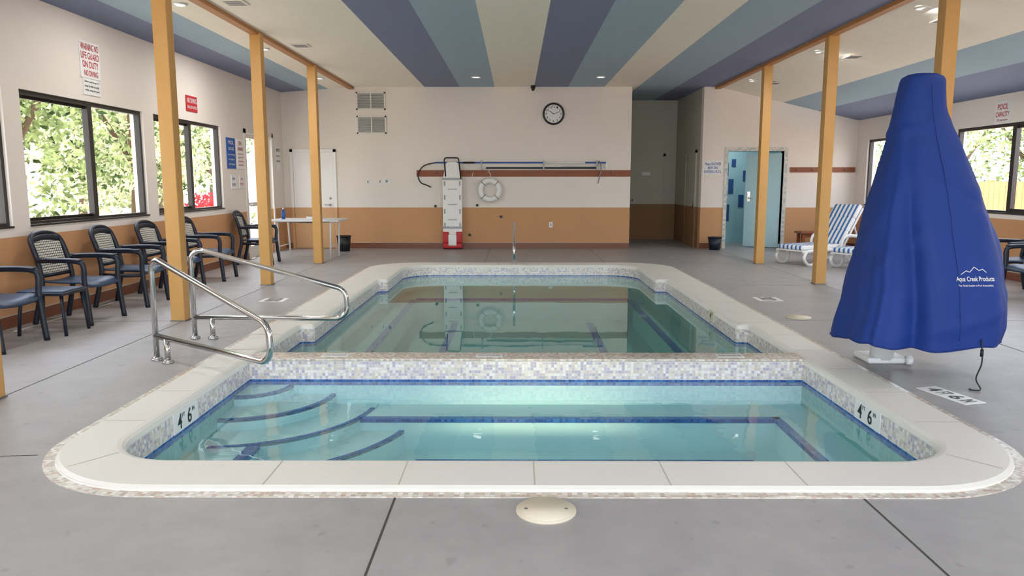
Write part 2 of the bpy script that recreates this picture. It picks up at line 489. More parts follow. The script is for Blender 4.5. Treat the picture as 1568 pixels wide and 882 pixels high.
qstep(.36, -.195, -.28); qstep(.70, -.27, -.36); qstep(1.05, -.355, -.46); qstep(1.37, -.455, -.62)
b.obj('spa_benches_and_steps', pool)
# added unseen lamp in the near wall, gives the warm glow in the spa
b = B(); b.cyl((.16, 3.742, -.275), (.16, 3.765, -.275), .075, m_white, 24); b.disc((.16, 3.767, -.275), .062, m_addedlens, 'y'); b.obj('added_spa_lens', pool)
l = bpy.data.lights.new('added_spa_lamp', 'SPOT'); l.energy = 120; l.spot_size = math.radians(66); l.spot_blend = 1; l.shadow_soft_size = .06; l.color = (1, .80, .48)
o = bpy.data.objects.new('added_spa_lamp', l); COL.objects.link(o); o.parent = pool; o.location = (.16, 3.80, -.24)
o.rotation_euler = Vector((0, 1.35, -.36)).to_track_quat('-Z', 'Y').to_euler()
# pool benches / lines
b = B()
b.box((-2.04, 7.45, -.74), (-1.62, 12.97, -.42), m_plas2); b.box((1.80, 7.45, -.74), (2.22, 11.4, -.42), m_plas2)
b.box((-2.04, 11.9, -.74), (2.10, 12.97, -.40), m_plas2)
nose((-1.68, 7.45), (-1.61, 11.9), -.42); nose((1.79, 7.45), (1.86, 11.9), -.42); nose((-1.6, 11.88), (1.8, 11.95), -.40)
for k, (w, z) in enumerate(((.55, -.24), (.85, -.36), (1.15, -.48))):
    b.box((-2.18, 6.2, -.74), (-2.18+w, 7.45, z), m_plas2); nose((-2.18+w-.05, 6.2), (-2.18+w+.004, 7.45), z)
nose((-1.0, 7.6), (-.9, 11.6), -.738); nose((1.1, 7.6), (1.2, 11.6), -.738)
b.obj('pool_benches', pool)
b = B(); lp = rpoly([(-2.18, 3.74, .38), (2.34, 3.74, .38), (2.34, 5.979, .005), (-2.18, 5.979, .005)], 10)
b.face([(x, y, WZ) for x, y in lp], m_wspa); b.obj('spa_water_surface', pool)
b = B()
lp = [p for p in inner if p[1] > 6.3]; lp = [(-2.18, 6.2), (2.34, 6.2)]+lp
fillring(b, [lp], WZ, m_wpool); b.obj('pool_water_surface', pool)
# depth markers on the pool walls, inside faces
def marker(mt, w=.34, h=.13):
    b = B(); b.box((-w/2, -h/2, -.01), (w/2, h/2, .002), m_white, mt)
    addtext(b, '4', -.10, 0, .06, .10, m_black, mt, .004); addtext(b, 'FT', -.045, .03, .04, .028, m_black, mt, .004)
    addtext(b, '6', .045, 0, .06, .10, m_black, mt, .004); addtext(b, 'IN', .105, .03, .035, .028, m_black, mt, .004)
    return b
marker(frame((-2.176, 4.78, -.083), (0, 1, 0), (0, 0, 1)), .36, .135).obj('depth_marker_left', pool)
marker(frame((2.336, 4.84, -.083), (0, -1, 0), (0, 0, 1)), .36, .135).obj('depth_marker_right', pool)
b = B(); mt = frame((2.215, 8.4, -.05), (0, -1, 0), (0, 0, 1)); b.box((-.11, -.06, -.01), (.11, .06, .002), m_cream, mt)
addtext(b, '4', -.03, 0, .05, .085, m_black, mt, .004); addtext(b, 'FT', .04, .025, .04, .03, m_black, mt, .004); b.obj('depth_marker_far', pool)
b = B()
for x in (-1.5, -.22, 1.77):
    mt = frame((x, 6.09, .027), (1, 0, 0), (0, 1, 0)); b.box((-.11, -.055, -.002), (.11, .055, .0015), m_white, mt)
    addtext(b, 'NO DIVING', 0, 0, .18, .03, m_black, mt, .003)
b.obj('divider_marker_tiles', pool)

# deck marker tiles
def decktile(x, y, rz, txt, w, h, name='deck_marker_tile'):
    mt = Matrix.Translation((x, y, .004)) @ Matrix.Rotation(rz, 4, 'Z')
    b = B(); b.box((-w/2, -h/2, -.006), (w/2, h/2, .0), m_white, mt)
    for k, (t, fx, fw) in enumerate(txt): addtext(b, t, fx*w, 0, fw*w, h*.62, m_black, mt, .002)
    b.obj(name)
decktile(2.98, 5.02, math.radians(-75), [('4', -.32, .18), ('FT', -.1, .14), ('6', .14, .18), ('IN', .36, .12)], .42, .17)
decktile(3.15, 9.3, math.radians(90), [('NO DIVING', 0, .85)], .3, .3)
decktile(-3.0, 9.2, math.radians(-90), [('NO DIVING', 0, .85)], .3, .3)
b = B(); b.cyl((.135, 3.17, 0), (.135, 3.17, .010), .134, m_cream, 48); b.cyl((.135, 3.17, .009), (.135, 3.17, .013), .115, m_cream, 48)
for dx in (-.09, .09): b.cyl((.135+dx, 3.17, .012), (.135+dx, 3.17, .0145), .008, m_grey, 12)
b.obj('skimmer_lid')
b = B(); b.cyl((3.05, 8.0, 0), (3.05, 8.0, .012), .13, m_cream, 32); b.cyl((3.05, 8.0, .01), (3.05, 8.0, .015), .11, m_cream, 32); b.obj('skimmer_lid')

# ---------------------------------------------------------------- floor
b = B()
fillring(b, [[(XL-.2, YF-.2), (XR+.2, YF-.2), (XR+.2, 19.6), (XL-.2, 19.6)], offs(mosout, -.001)], 0, m_conc)
def dj(x0, y0, x1, y1, w=.010): jline(x0, y0, x1, y1, w, m_joint, .0012, b)
dj(-.56, YF, -.56, 3.31); dj(1.61, YF, 1.61, 3.31)
dj(-3.50, YF, -3.50, YB, .008); dj(4.38, YF, 4.38, YB, .008)
for y in (3.80, 7.85, 10.6, 13.6):
    dj(XL, y-.2, -2.56, y+.05, .007); dj(2.76, y, XR, y, .007)
dj(-.56, 13.45, -.56, YB, .007); dj(1.61, 13.45, 1.61, YB, .007); dj(XL, 15.2, XR, 15.2, .007)
dj(XL, 1.2, XR, 1.2, .007)
b.obj('floor')

# ---------------------------------------------------------------- walls
def wall_y(name, x0, x1, ya, yb, zt, ops):   # wall running along Y
    b = B(); y = ya
    for (o0, o1, z0, z1) in sorted(ops):
        b.box((x0, y, 0), (x1, o0, zt), m_wall)
        if z0 > 0: b.box((x0, o0, 0), (x1, o1, z0), m_wall)
        b.box((x0, o0, z1), (x1, o1, zt), m_wall); y = o1
    b.box((x0, y, 0), (x1, yb, zt), m_wall); return b.obj(name)
LW = [(2.0, 4.6), (4.95, 7.58), (7.85, 10.42), (10.72, 13.12)]
RW = [(3.0, 5.8), (6.5, 9.3), (10.1, 12.9), (13.6, 16.1)]
wall_y('wall_left', XL-.18, XL, YF, YB+.2, 3.46, [(a, c, .99, 2.40) for a, c in LW]+[(14.30, 15.80, 0, 2.36)])
wall_y('wall_right', XR, XR+.18, YF, YB+.2, 2.85, [(a, c, .97, 2.33) for a, c in RW])
b = B()
b.box((XL, YB, 0), (2.50, YB+.2, 3.56), m_wall)
b.box((4.05, YB, 0), (4.62, YB+.2, 3.56), m_wall); b.box((4.62, YB, 2.12), (5.83, YB+.2, 3.56), m_wall)
b.box((5.83, YB, 0), (XR, YB+.2, 3.3), m_wall)
b.obj('wall_back')
b = B()
b.box((2.30, YB+.2, 0), (2.50, 19.3, 3.52), m_hallshade); b.box((4.05, YB+.2, 0), (4.2, 19.3, 3.52), m_hallshade)
b.box((2.3, 19.3, 0), (4.2, 19.45, 3.52), m_hallshade); b.obj('wall_hallway')
b = B()
b.box((4.3, 18.2, 0), (6.3, 18.3, 2.6), m_stile); b.box((4.25, YB+.2, 0), (4.35, 18.2, 2.6), m_stile); b.box((6.2, YB+.2, 0), (6.3, 18.2, 2.6), m_stile)
b.box((4.25, YB+.2, 2.6), (6.3, 18.3, 2.7), m_offw)
for (x, z, w, h) in ((5.0, 1.75, .16, .3), (5.15, 1.35, .12, .35), (4.95, 1.15, .14, .2), (5.05, .72, .16, .4), (4.9, .35, .12, .25), (5.2, 1.9, .1, .18), (4.85, 1.5, .1, .2), (5.4, 1.0, .12, .3), (5.5, 1.6, .14, .25)):
    b.box((x-w/2, 18.185, z-h/2), (x+w/2, 18.2, z+h/2), m_dtile)
b.obj('wall_shower_room')
# front wall behind camera w/ large windows
b = B()
b.box((XL-.18, YF-.2, 0), (-4.4, YF, 3.56), m_wall); b.box((6.6, YF-.2, 0), (XR+.18, YF, 3.56), m_wall)
b.box((-4.4, YF-.2, 2.9), (6.6, YF, 3.56), m_wall); b.box((-4.4, YF-.2, 0), (6.6, YF, .3), m_wall); b.obj('wall_front')
b = B()
for x in (-4.4, -2.2, 0, 2.2, 4.4, 6.54): b.box((x, YF-.12, .3), (x+.06, YF-.06, 2.9), m_bronze)
b.box((-4.4, YF-.12, .3), (6.6, YF-.06, .36), m_bronze); b.box((-4.4, YF-.12, 2.84), (6.6, YF-.06, 2.9), m_bronze)
b.obj('window_9')
# ceiling: striped strips
b = B()
ST = [(-5.3, -4.55, m_sdark), (-4.55, -4.05, m_slight), (-4.05, -1.97, m_ceil), (-1.97, -1.21, m_sdark), (-1.21, -.46, m_slight), (-.46, .39, m_ceil),
      (.39, 1.12, m_sdark), (1.12, 1.90, m_slight), (1.90, 2.62, m_ceil), (2.62, 3.45, m_slight), (3.45, 4.31, m_sdark), (4.31, 5.75, m_ceil), (5.75, 6.5, m_slight), (6.5, 7.62, m_sdark)]
def cstrip(x0, x1, m):
    z0, z1 = cz(x0), cz(x1)
    v = [(x0, YF-.2, z0), (x1, YF-.2, z1), (x1, 19.5, z1), (x0, 19.5, z0), (x0, YF-.2, z0+.12), (x1, YF-.2, z1+.12), (x1, 19.5, z1+.12), (x0, 19.5, z0+.12)]
    b.mesh(v, [(0,3,2,1),(4,5,6,7),(0,1,5,4),(1,2,6,5),(2,3,7,6),(3,0,4,7)], m)
for x0, x1, m in ST:
    if x0 < -3.55 < x1: cstrip(x0, -3.55, m); cstrip(-3.55, x1, m)
    else: cstrip(x0, x1, m)
b.obj('ceiling')
# beams, posts
for i, x in enumerate((-3.55, 4.33)):
    b = B(); b.box((x-.055, YF, 3.43), (x+.055, YB, 3.485), m_trimw); b.obj('trim_%d' % (i+1))
def post(x, y):
    b = B(); b.box((x-.073, y-.073, 0), (x+.073, y+.073, 3.46), m_post, bev=.008)
    b.box((x-.08, y-.08, 0), (x+.08, y+.08, .012), m_grey); b.obj('support_post')
for y in (13.45, 10.62, 7.82, 4.88): post(-3.55, y)
for y in (13.45, 10.75, 7.9, 5.02): post(4.36, y)
for nm, lo, hi in (('baseboard_back', (XL, YB-.015, 0), (2.50, YB, .12)), ('baseboard_back_right', (5.95, YB-.015, 0), (XR, YB, .12)), ('baseboard_back_mid', (4.05, YB-.015, 0), (4.52, YB, .12)),
                   ('baseboard_left', (XL, YF, 0), (XL+.015, 14.2, .12)), ('baseboard_right', (XR-.015, YF, 0), (XR, YB, .12))):
    b = B(); b.box(lo, hi, m_base)
    b.box((lo[0], lo[1]+(0.003 if 'back' in nm else 0), hi[2]), (hi[0], hi[1], hi[2]+.008), m_jlight); b.obj(nm)

# ---------------------------------------------------------------- windows
def window(i, side, y0, y1, z0, z1):
    b = B(); x = XL-.07 if side < 0 else XR+.07; t = .05
    fx0, fx1 = x-.035, x+.035
    b.box((fx0, y0, z0), (fx1, y1, z0+t), m_bronze); b.box((fx0, y0, z1-t), (fx1, y1, z1), m_bronze)
    b.box((fx0, y0, z0+t), (fx1, y0+t, z1-t), m_bronze); b.box((fx0, y1-t, z0+t), (fx1, y1, z1-t), m_bronze)
    ym = (y0+y1)/2 - .05*side
    b.box((fx0, ym-.045, z0+t), (fx1, ym+.045, z1-t), m_bronze)
    b.box((x-.02, y0+t, z0+t), (x+.0, ym, z0+t+.035), m_bronze); b.box((x-.02, y0+t, z1-t-.035), (x, ym, z1-t), m_bronze)
    b.face([(x, y0+t, z0+t), (x, y1-t, z0+t), (x, y1-t, z1-t), (x, y0+t, z1-t)], m_glass)
    if side < 0: b.box((XL-.04, y0, z0-.0), (XL+.012, y1, z0+.02), m_bronze)
    else: b.box((XR-.012, y0, z0), (XR+.04, y1, z0+.02), m_bronze)
    b.obj('window_%d' % i)
k = 1
for a, c in LW: window(k, -1, a, c, .99, 2.40); k += 1
for a, c in RW: window(k, 1, a, c, .97, 2.33); k += 1

# left exit door (glazed, white frame)
b = B(); x = XL-.08
for lo, hi in (((14.30, 0), (14.38, 2.36)), ((15.72, 0), (15.80, 2.36)), ((14.38, 2.28), (15.72, 2.36)), ((14.38, 0), (15.72, .22)), ((15.02, .22), (15.10, 2.28)), ((14.38, 1.0), (15.02, 1.06))):
    b.box((x-.03, lo[0], lo[1]), (x+.03, hi[0], hi[1]), m_offw)
b.face([(x, 14.38, .22), (x, 15.72, .22), (x, 15.72, 2.28), (x, 14.38, 2.28)], m_glass)
b.box((XL, 14.22, 0), (XL+.02, 14.30, 2.44), m_offw); b.box((XL, 15.80, 0), (XL+.02, 15.88, 2.44), m_offw); b.box((XL, 14.22, 2.36), (XL+.02, 15.88, 2.44), m_offw)
b.cyl((x+.05, 15.0, 1.0), (x+.05, 14.5, 1.0), .015, m_steel)
b.obj('door_1')
# back wall door (two-tone painted)
b = B(); dx0, dx1 = -4.93, -3.93
b.box((dx0, YB-.03, 0), (dx0+.06, YB, 2.16), m_door); b.box((dx1-.06, YB-.03, 0), (dx1, YB, 2.16), m_door); b.box((dx0, YB-.03, 2.10), (dx1, YB, 2.16), m_door)
b.box((dx0+.066, YB-.016, .01), (dx1-.066, YB, 2.094), m_door)
b.cyl((dx1-.14, YB-.02, .96), (dx1-.14, YB-.07, .96), .02, m_steel); b.cyl((dx1-.14, YB-.065, .96), (dx1-.26, YB-.065, .96), .01, m_steel)
b.cyl((dx1-.14, YB-.018, 1.1), (dx1-.14, YB-.03, 1.1), .025, m_steel)
b.cyl((dx0+.5, YB-.018, 1.55), (dx0+.5, YB-.03, 1.55), .015, m_black)
b.obj('door_2')
# hallway doors
b = B(); y = 19.3
b.box((2.86, y-.03, 0), (3.72, y, 2.1), m_hallshade); b.box((2.80, y-.04, 0), (2.86, y, 2.16), m_hallshade); b.box((3.72, y-.04, 0), (3.78, y, 2.16), m_hallshade); b.box((2.80, y-.04, 2.1), (3.78, y, 2.16), m_hallshade)
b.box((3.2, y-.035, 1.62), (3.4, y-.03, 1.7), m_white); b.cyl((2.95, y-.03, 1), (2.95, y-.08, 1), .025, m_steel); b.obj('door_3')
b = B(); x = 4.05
b.box((x-.03, 17.1, 0), (x, 18.0, 2.1), m_hallshade); b.box((x-.04, 17.04, 0), (x, 17.1, 2.16), m_hallshade); b.box((x-.04, 18.0, 0), (x, 18.06, 2.16), m_hallshade); b.box((x-.04, 17.04, 2.1), (x, 18.06, 2.16), m_hallshade)
b.cyl((x-.03, 17.2, .95), (x-.08, 17.2, .95), .02, m_steel); b.cyl((x-.075, 17.2, .95), (x-.075, 17.32, .95), .01, m_steel); b.box((x-.035, 17.15, .85), (x-.03, 17.25, 1.05), m_steel)
b.obj('door_4')
# shower door, half open + frame
b = B()
m_frm = mosaic('door_frame_tile', [(206, 206, 196), (186, 190, 186), (216, 212, 200), (170, 180, 184)], (200, 196, 186), .05)
b.box((4.54, YB-.015, 0), (4.62, YB+.2, 2.12), m_frm); b.box((5.83, YB-.015, 0), (5.91, YB+.2, 2.12), m_frm); b.box((4.54, YB-.015, 2.12), (5.91, YB+.2, 2.20), m_frm)
mt = Matrix.Translation((5.81, YB+.06, 0)) @ Matrix.Rotation(math.radians(180-28), 4, 'Z')
b.box((0, -.02, .02), (.76, .02, 2.08), m_sdoor, mt, bev=.004)
b.box((.64, .02, 1.02), (.70, .03, 1.24), m_steel, mt); b.cyl((.67, .03, 1.1), (.67, .07, 1.1), .014, m_steel, mat=mt); b.cyl((.67, .065, 1.1), (.55, .065, 1.1), .01, m_steel, mat=mt)
b.obj('door_5')

# ---------------------------------------------------------------- back wall fittings
def vent(x0, x1, z0, z1):
    b = B(); y = YB
    t = .03
    b.box((x0, y-.02, z0), (x1, y, z0+t), m_offw); b.box((x0, y-.02, z1-t), (x1, y, z1), m_offw); b.box((x0, y-.02, z0), (x0+t, y, z1), m_offw); b.box((x1-t, y-.02, z0), (x1, y, z1), m_offw)
    b.box(((x0+x1)/2-.012, y-.021, z0), ((x0+x1)/2+.012, y, z1), m_offw)
    b.box((x0+t, y-.004, z0+t), (x1-t, y, z1-t), m_grey)
    n = 9
    for i in range(n):
        z = z0+t+(z1-z0-2*t)*(i+.5)/n
        mt = Matrix.Translation((0, y-.010, z)) @ Matrix.Rotation(math.radians(35), 4, 'X')
        b.box((x0+t, -.013, -.0015), (x1-t, .013, .0015), m_offw, mt)
    b.obj('wall_vent')
vent(-3.45, -2.82, 3.00, 3.37); vent(-3.45, -2.81, 2.49, 2.87)
# clock
b = B(); mt = FB(.81, 2.91, YB)
R = .215
b.tube([(math.cos(a)*R, math.sin(a)*R, .03) for a in [2*math.pi*k/40 for k in range(40)]], .022, m_black, 10, True, mat=mt)
b.cyl((0, 0, 0), (0, 0, .025), R, m_black, 40, mat=mt); b.disc((0, 0, .027), R-.015, m_white, seg=40, mat=mt)
for k in range(12):
    t = str(12 if k == 0 else k); a = math.pi/2-k*math.pi/6
    addtext(b, t, math.cos(a)*.155, math.sin(a)*.155, .03*len(t), .045, m_black, mt, .029)
for ang, L, w in ((math.radians(90+55), .10, .012), (math.radians(90-72), .15, .008)):
    m2 = mt @ Matrix.Rotation(ang, 4, 'Z'); b.box((-.02, -w/2, .030), (L, w/2, .033), m_black, m2)
b.obj('wall_clock')
# hook rail with its poles
rack = empty('pool_tool_rack')
b = B(); b.box((-2.17, YB-.025, 1.57), (2.50, YB, 1.71), m_wood, bev=.004)
for k in range(12): b.box((-2.17+k*.39, YB-.027, 1.57), (-2.165+k*.39, YB, 1.71), m_base)
for x in (-1.75, -1.02, -.45, .35, 1.1, 1.85, 2.1):
    b.tube(smooth_path([(x, YB-.02, 1.66), (x, YB-.09, 1.64), (x, YB-.10, 1.70)], 4), .008, m_grey, 8)
for x in (-.75, .6, 1.75):
    b.box((x-.015, YB-.12, 1.71), (x+.015, YB-.01, 1.73), m_grey); b.box((x-.015, YB-.13, 1.71), (x+.015, YB-.115, 1.92), m_grey)
b.obj('hook_rail', rack)
b = B(); b.cyl((-1.75, YB-.085, 1.87), (1.95, YB-.085, 1.87), .017, m_poleb, 12); b.cyl((-1.15, YB-.085, 1.87), (-.9, YB-.085, 1.87), .021, m_black, 12)
b.cyl((.6, YB-.085, 1.87), (1.5, YB-.085, 1.87), .02, m_white, 12)
b.tube(smooth_path([(-1.75, YB-.085, 1.87), (-2.0, YB-.085, 1.80), (-2.13, YB-.085, 1.62), (-2.08, YB-.085, 1.45), (-1.93, YB-.085, 1.38), (-1.85, YB-.085, 1.34)], 6), .013, m_black, 10)
b.obj('rescue_hook_pole', rack)
b = B(); b.cyl((-.65, YB-.09, 1.755), (1.75, YB-.09, 1.755), .018, m_cblue, 12)
b.tube(smooth_path([(1.75, YB-.09, 1.755), (1.8, YB-.09, 1.90), (1.85, YB-.09, 1.76), (1.80, YB-.09, 1.50), (1.78, YB-.09, 1.42)], 6), .012, m_grey, 10)
b.obj('telescopic_pole', rack)
b = B(); b.cyl((1.0, YB-.05, 1.80), (1.95, YB-.05, 1.80), .013, m_white, 10); b.box((1.95, YB-.06, 1.74), (2.0, YB-.03, 1.86), m_white); b.obj('skimmer_net_pole', rack)
# spine board
b = B(); bx = -1.38
out = rpoly([(-.15, 0, .03), (.15, 0, .03), (.205, .35, .1), (.21, 1.45, .1), (.13, 1.86, .06), (-.13, 1.86, .06), (-.21, 1.45, .1), (-.205, .35, .1)], 5)
mt = frame((bx, YB-.20, .02), (1, 0, 0), (0, .03, .9995))
n = len(out)
b.mesh([(x, y, 0) for x, y in out]+[(x, y, .045) for x, y in out], [tuple(reversed(range(n))), tuple(range(n, 2*n))]+[(i, (i+1) % n, n+(i+1) % n, n+i) for i in range(n)], m_white, mt)
for s in (-1, 1):
    for y in (.5, .8, 1.1, 1.4):
        b.box((s*.165-.016, y-.05, .044), (s*.165+.016, y+.05, .047), m_grey, mt, bev=.001)
for y in (.62, .95, 1.28): b.box((-.10, y-.01, .044), (.10, y+.01, .047), m_grey, mt)
b.box((-.21, .0, .03), (.21, .12, .10), m_red, mt, bev=.03)
b.box((-.21, .12, .03), (-.08, .36, .10), m_red, mt, bev=.02); b.box((.08, .12, .03), (.21, .36, .10), m_red, mt, bev=.02)
b.box((-.09, .06, .06), (.09, .30, .12), m_white, mt, bev=.02)
b.tube([(-.2, .02, .05), (-.2, -.005, .06), (.2, -.005, .06), (.2, .02, .05)], .012, m_black, 8, mat=mt)
b.tube(fillet([(-.14, 1.55, .05), (-.17, 1.95, .06), (.14, 1.95, .06), (.19, 1.5, .05)], .05), .014, m_black, 8, mat=mt)
for y in (.45, 1.5): b.box((-.215, y-.025, .043), (.215, y+.025, .05), m_grey, mt)
b.obj('spine_board')
# life ring
b = B(); mt = FB(-.57, 1.28, YB-.085)
R = .205
b.tube([(math.cos(a)*R, math.sin(a)*R, 0) for a in [2*math.pi*k/48 for k in range(48)]], .062, m_white, 16, True, mat=mt)
for q in range(4):
    a0 = math.pi/4+q*math.pi/2
    c = Vector((math.cos(a0)*R, math.sin(a0)*R, 0)); d = Vector((math.cos(a0), math.sin(a0), 0))
    b.tube([c+d*math.cos(t)*.062+Vector((0, 0, 1))*math.sin(t)*.062 for t in [2*math.pi*k/16 for k in range(16)]], .008, m_grey, 6, True, mat=mt)
b.tube([(math.cos(a)*(R+.066+.018*math.sin(a*4+.8)**2), math.sin(a)*(R+.066+.018*math.sin(a*4+.8)**2), .01) for a in [2*math.pi*k/60 for k in range(60)]], .006, m_offw, 6, True, mat=mt)
b.tube(smooth_path([(.0, .26, .02), (.02, .34, .03), (-.03, .40, .02), (0, .42, .02)], 5), .008, m_offw, 6, mat=mt)
b.tube(smooth_path([(-.15, .25, .02), (-.33, .1, .03), (-.38, .3, .02), (-.35, .38, .02)], 5), .006, m_offw, 6, mat=mt)
b.obj('life_ring')
def plate(name, x, z, w=.075, h=.12, m=m_white, mk=m_grey):
    b = B(); b.box((x-w/2, YB-.01, z-h/2), (x+w/2, YB, z+h/2), m, bev=.003); b.box((x-w/6, YB-.014, z-h/4), (x+w/6, YB-.009, z+h/4), mk); b.obj(name)
plate('light_switch', -3.24, 1.46); plate('thermostat', -2.83, 1.47, .17, .10); plate('wall_outlet', .77, .52, .08, .12); plate('wall_outlet', -2.98, 1.46)
for x, z in ((-1.77, .93), (-.85, .95), (-.33, .70), (-1.02, .3)):
    b = B(); b.cyl((x, YB, z), (x, YB-.03, z), .03, m_grey, 14); b.cyl((x, YB-.03, z), (x, YB-.07, z), .014, m_black, 10); b.obj('wall_hook')
b = B(); b.box((5.97, YB-.022, 1.66), (XR-.02, YB, 1.77), m_wood, bev=.003)
for x in (6.1, 6.45, 6.8, 7.15): b.tube(smooth_path([(x, YB-.02, 1.72), (x, YB-.07, 1.70), (x, YB-.08, 1.76)], 4), .007, m_grey, 8)
b.obj('towel_rail')
b = B(); b.cyl((.36, YB-.25, 3.48), (.36, YB-.25, 3.42), .05, m_black, 16); b.cyl((.36, YB-.25, 3.42), (.36, YB-.30, 3.39), .035, m_black, 12); b.obj('security_camera')
sign('shower_sign', FB(4.29, 1.76), .44, .30, [('Please SHOWER', .28, .22, .8, m_bluet), ('BEFORE', .0, .18, .5, m_bluet), ('ENTERING POOL', -.28, .2, .85, m_bluet)])
sign('warning_sign', FL(9.2, 2.88), .42, .42, [('WARNING NO', .36, .19, .9, m_redt), ('LIFE GUARD', .12, .19, .9, m_redt), ('ON DUTY', -.12, .19, .8, m_redt), ('NO DIVING', -.36, .16, .7, m_redt)])
sign('rules_sign', FL(9.2, 2.57), .36, .19, [('Children under the age of 14', .3, .15, .9, m_black), ('must be with an adult', .05, .15, .85, m_black), ('while using the pool', -.22, .15, .85, m_black)])
sign('notice_sign', FL(12.0, 2.66), .40, .24, [('NO DIVING', .2, .32, .85, m_white), ('SHALLOW WATER', -.22, .2, .85, m_white)], m_redt)
sign('rules_sign', FL(13.55, 1.96), .40, .54, [('POOL', .35, .12, .6, m_white), ('RULES', .15, .1, .6, m_white), ('no running', -.05, .07, .8, m_white), ('no glass', -.2, .07, .7, m_white), ('no food', -.35, .07, .7, m_white)], m_bluet)
sign('warning_sign', FL(14.0, 1.96), .32, .54, [('SPA', .36, .13, .5, m_redt), ('WARNING', .17, .12, .85, m_redt), ('elderly persons', 0, .06, .85, m_redt), ('pregnant women', -.12, .06, .85, m_redt), ('and children', -.24, .06, .75, m_redt), ('consult doctor', -.36, .06, .8, m_redt)])
sign('notice_sign', FL(13.6, 1.46), .22, .26, [('SPA', .2, .2, .6, m_bluet), ('HOURS', -.2, .2, .7, m_bluet)])
sign('notice_sign', FL(14.0, 1.46), .22, .24, [('NO', .2, .2, .5, m_redt), ('PETS', -.2, .2, .7, m_redt)])
sign('notice_sign', FL(16.2, 1.95), .30, .50, [('NOTICE', .35, .13, .8, m_black), ('keep this', .1, .1, .8, m_black), ('door closed', -.1, .1, .8, m_black)])
sign('pool_capacity_sign', FR(11.7, 2.50), .36, .34, [('POOL', .25, .25, .7, m_redt), ('CAPACITY', -.08, .22, .88, m_redt), ('20 persons', -.34, .12, .7, m_redt)])

# ---------------------------------------------------------------- handrails
def handrail(base, d, h=.835, L=1.43):
    d = Vector((d[0], d[1], 0)).normalized(); base = Vector(base)
    def P(s, z): return base+d*s+Vector((0, 0, z))
    b = B()
    k = h/.835
    path = fillet([P(0, 0), P(0, .86*k), P(L, .47*k), P(L+.02, .20), P(.0, .205)], [.10, .11, .11], 8)
    b.tube(path, .0225, m_steel, 16)
    b.cyl(P(.17, 0), P(.17, .2), .0225, m_steel, 16)
    for s in (0, .17): b.cyl(P(s, 0), P(s, .018), .045, m_steel, 20); b.cyl(P(s, .018), P(s, .03), .045, m_steel, 20, r2=.026)
    b.obj('pool_handrail')
handrail((-2.95, 6.02, 0), (1.13, -.84), L=1.54); handrail((-3.0, 6.88, 0), (1, -.03)); 
handrail((-.03, 13.25, 0.03), (0, -1), h=.72, L=1.2)

# ---------------------------------------------------------------- chairs
def make_chair():
    b = B()
    fr = .27
    for s in (-1, 1):
        b.tube(smooth_path([(.29, s*.29, 0), (.265, s*.285, .25), (.25, s*.285, .45), (.255, s*.29, .60), (.20, s*.29, .655), (0, s*.29, .665), (-.18, s*.275, .66), (-.27, s*.24, .66)], 5), .022, m_cblue, 10, ry=.028)
        b.tube(smooth_path([(.24, s*.29, .668), (.1, s*.292, .678), (-.1, s*.285, .676), (-.22, s*.265, .668)], 5), .014, m_cblue, 10, ry=.036)
        b.tube(smooth_path([(-.33, s*.26, 0), (-.27, s*.25, .25), (-.235, s*.24, .42), (-.27, s*.235, .66), (-.33, s*.225, .84), (-.36, s*.17, .90), (-.372, s*.08, .925), (-.375, 0, .93)], 6), .023, m_cblue, 10, ry=.028)
        b.tube([(.26, s*.27, .38), (0, s*.265, .37), (-.25, s*.245, .38)], .022, m_cblue, 8, ry=.014)
    nx, ny = 10, 8; V = []; F = []
    for zoff in (0, -.022):
        for i in range(nx+1):
            for j in range(ny+1):
                u = i/nx; v = j/ny*2-1
                x = -.24+.52*u; hw = .235+.03*u
                z = .425+.02*v*v+.02*(u-.5)**2*2-(.045*max(0, u-.85)/.15)+zoff
                V.append((x, v*hw, z))
    o = (nx+1)*(ny+1)
    for i in range(nx):
        for j in range(ny):
            a = i*(ny+1)+j
            F.append((a, a+ny+1, a+ny+2, a+1)); F.append((o+a, o+a+1, o+a+ny+2, o+a+ny+1))
    for i in range(nx):
        a = i*(ny+1); F.append((a, o+a, o+a+ny+1, a+ny+1)); a += ny; F.append((a, a+ny+1, o+a+ny+1, o+a))
    for j in range(ny):
        a = nx*(ny+1)+j; F.append((a, o+a, o+a+1, a+1)); F.append((j, j+1, o+j+1, o+j))
    b.mesh(V, F, m_cseat, None, True)
    V = []; F = []; n1, n2 = 8, 8
    for i in range(n1+1):
        for j in range(n2+1):
            z = .50+.36*i/n1; v = j/n2*2-1
            x = -.245-.09*((z-.5)/.36)-.015*(1-v*v)
            w = .215-.012*i/n1
            if i == n1: z -= .03*v*v
            V.append((x, v*w, z))
    for i in range(n1):
        for j in range(n2):
            a = i*(n2+1)+j; F.append((a, a+1, a+n2+2, a+n2+1))
    b.mesh(V, F, m_latt, None, True); b.mesh([(x-.012, y, z) for x, y, z in V], [tuple(reversed(f)) for f in F], m_latt, None, True)
    b.tube([(-.245, -.235, .495), (-.26, 0, .49), (-.245, .235, .495)], .02, m_cblue, 10, ry=.014)
    b.tube(smooth_path([(-.335, -.21, .86), (-.35, -.1, .875), (-.355, 0, .88), (-.35, .1, .875), (-.335, .21, .86)], 4), .035, m_cblue, 10, ry=.016)
    return b
chair = make_chair().obj('plastic_armchair', loc=(-4.60, 7.82, 0), rotz=math.radians(-4))
for x, y, r in ((-4.64, 6.52, -2), (-4.60, 8.92, 2), (-4.60, 9.98, -3), (-4.60, 11.22, 3), (6.35, 9.05, 182), (6.6, 9.95, 176), (-4.62, 13.45, 6)):
    inst('plastic_armchair', chair, (x, y, 0), math.radians(r))
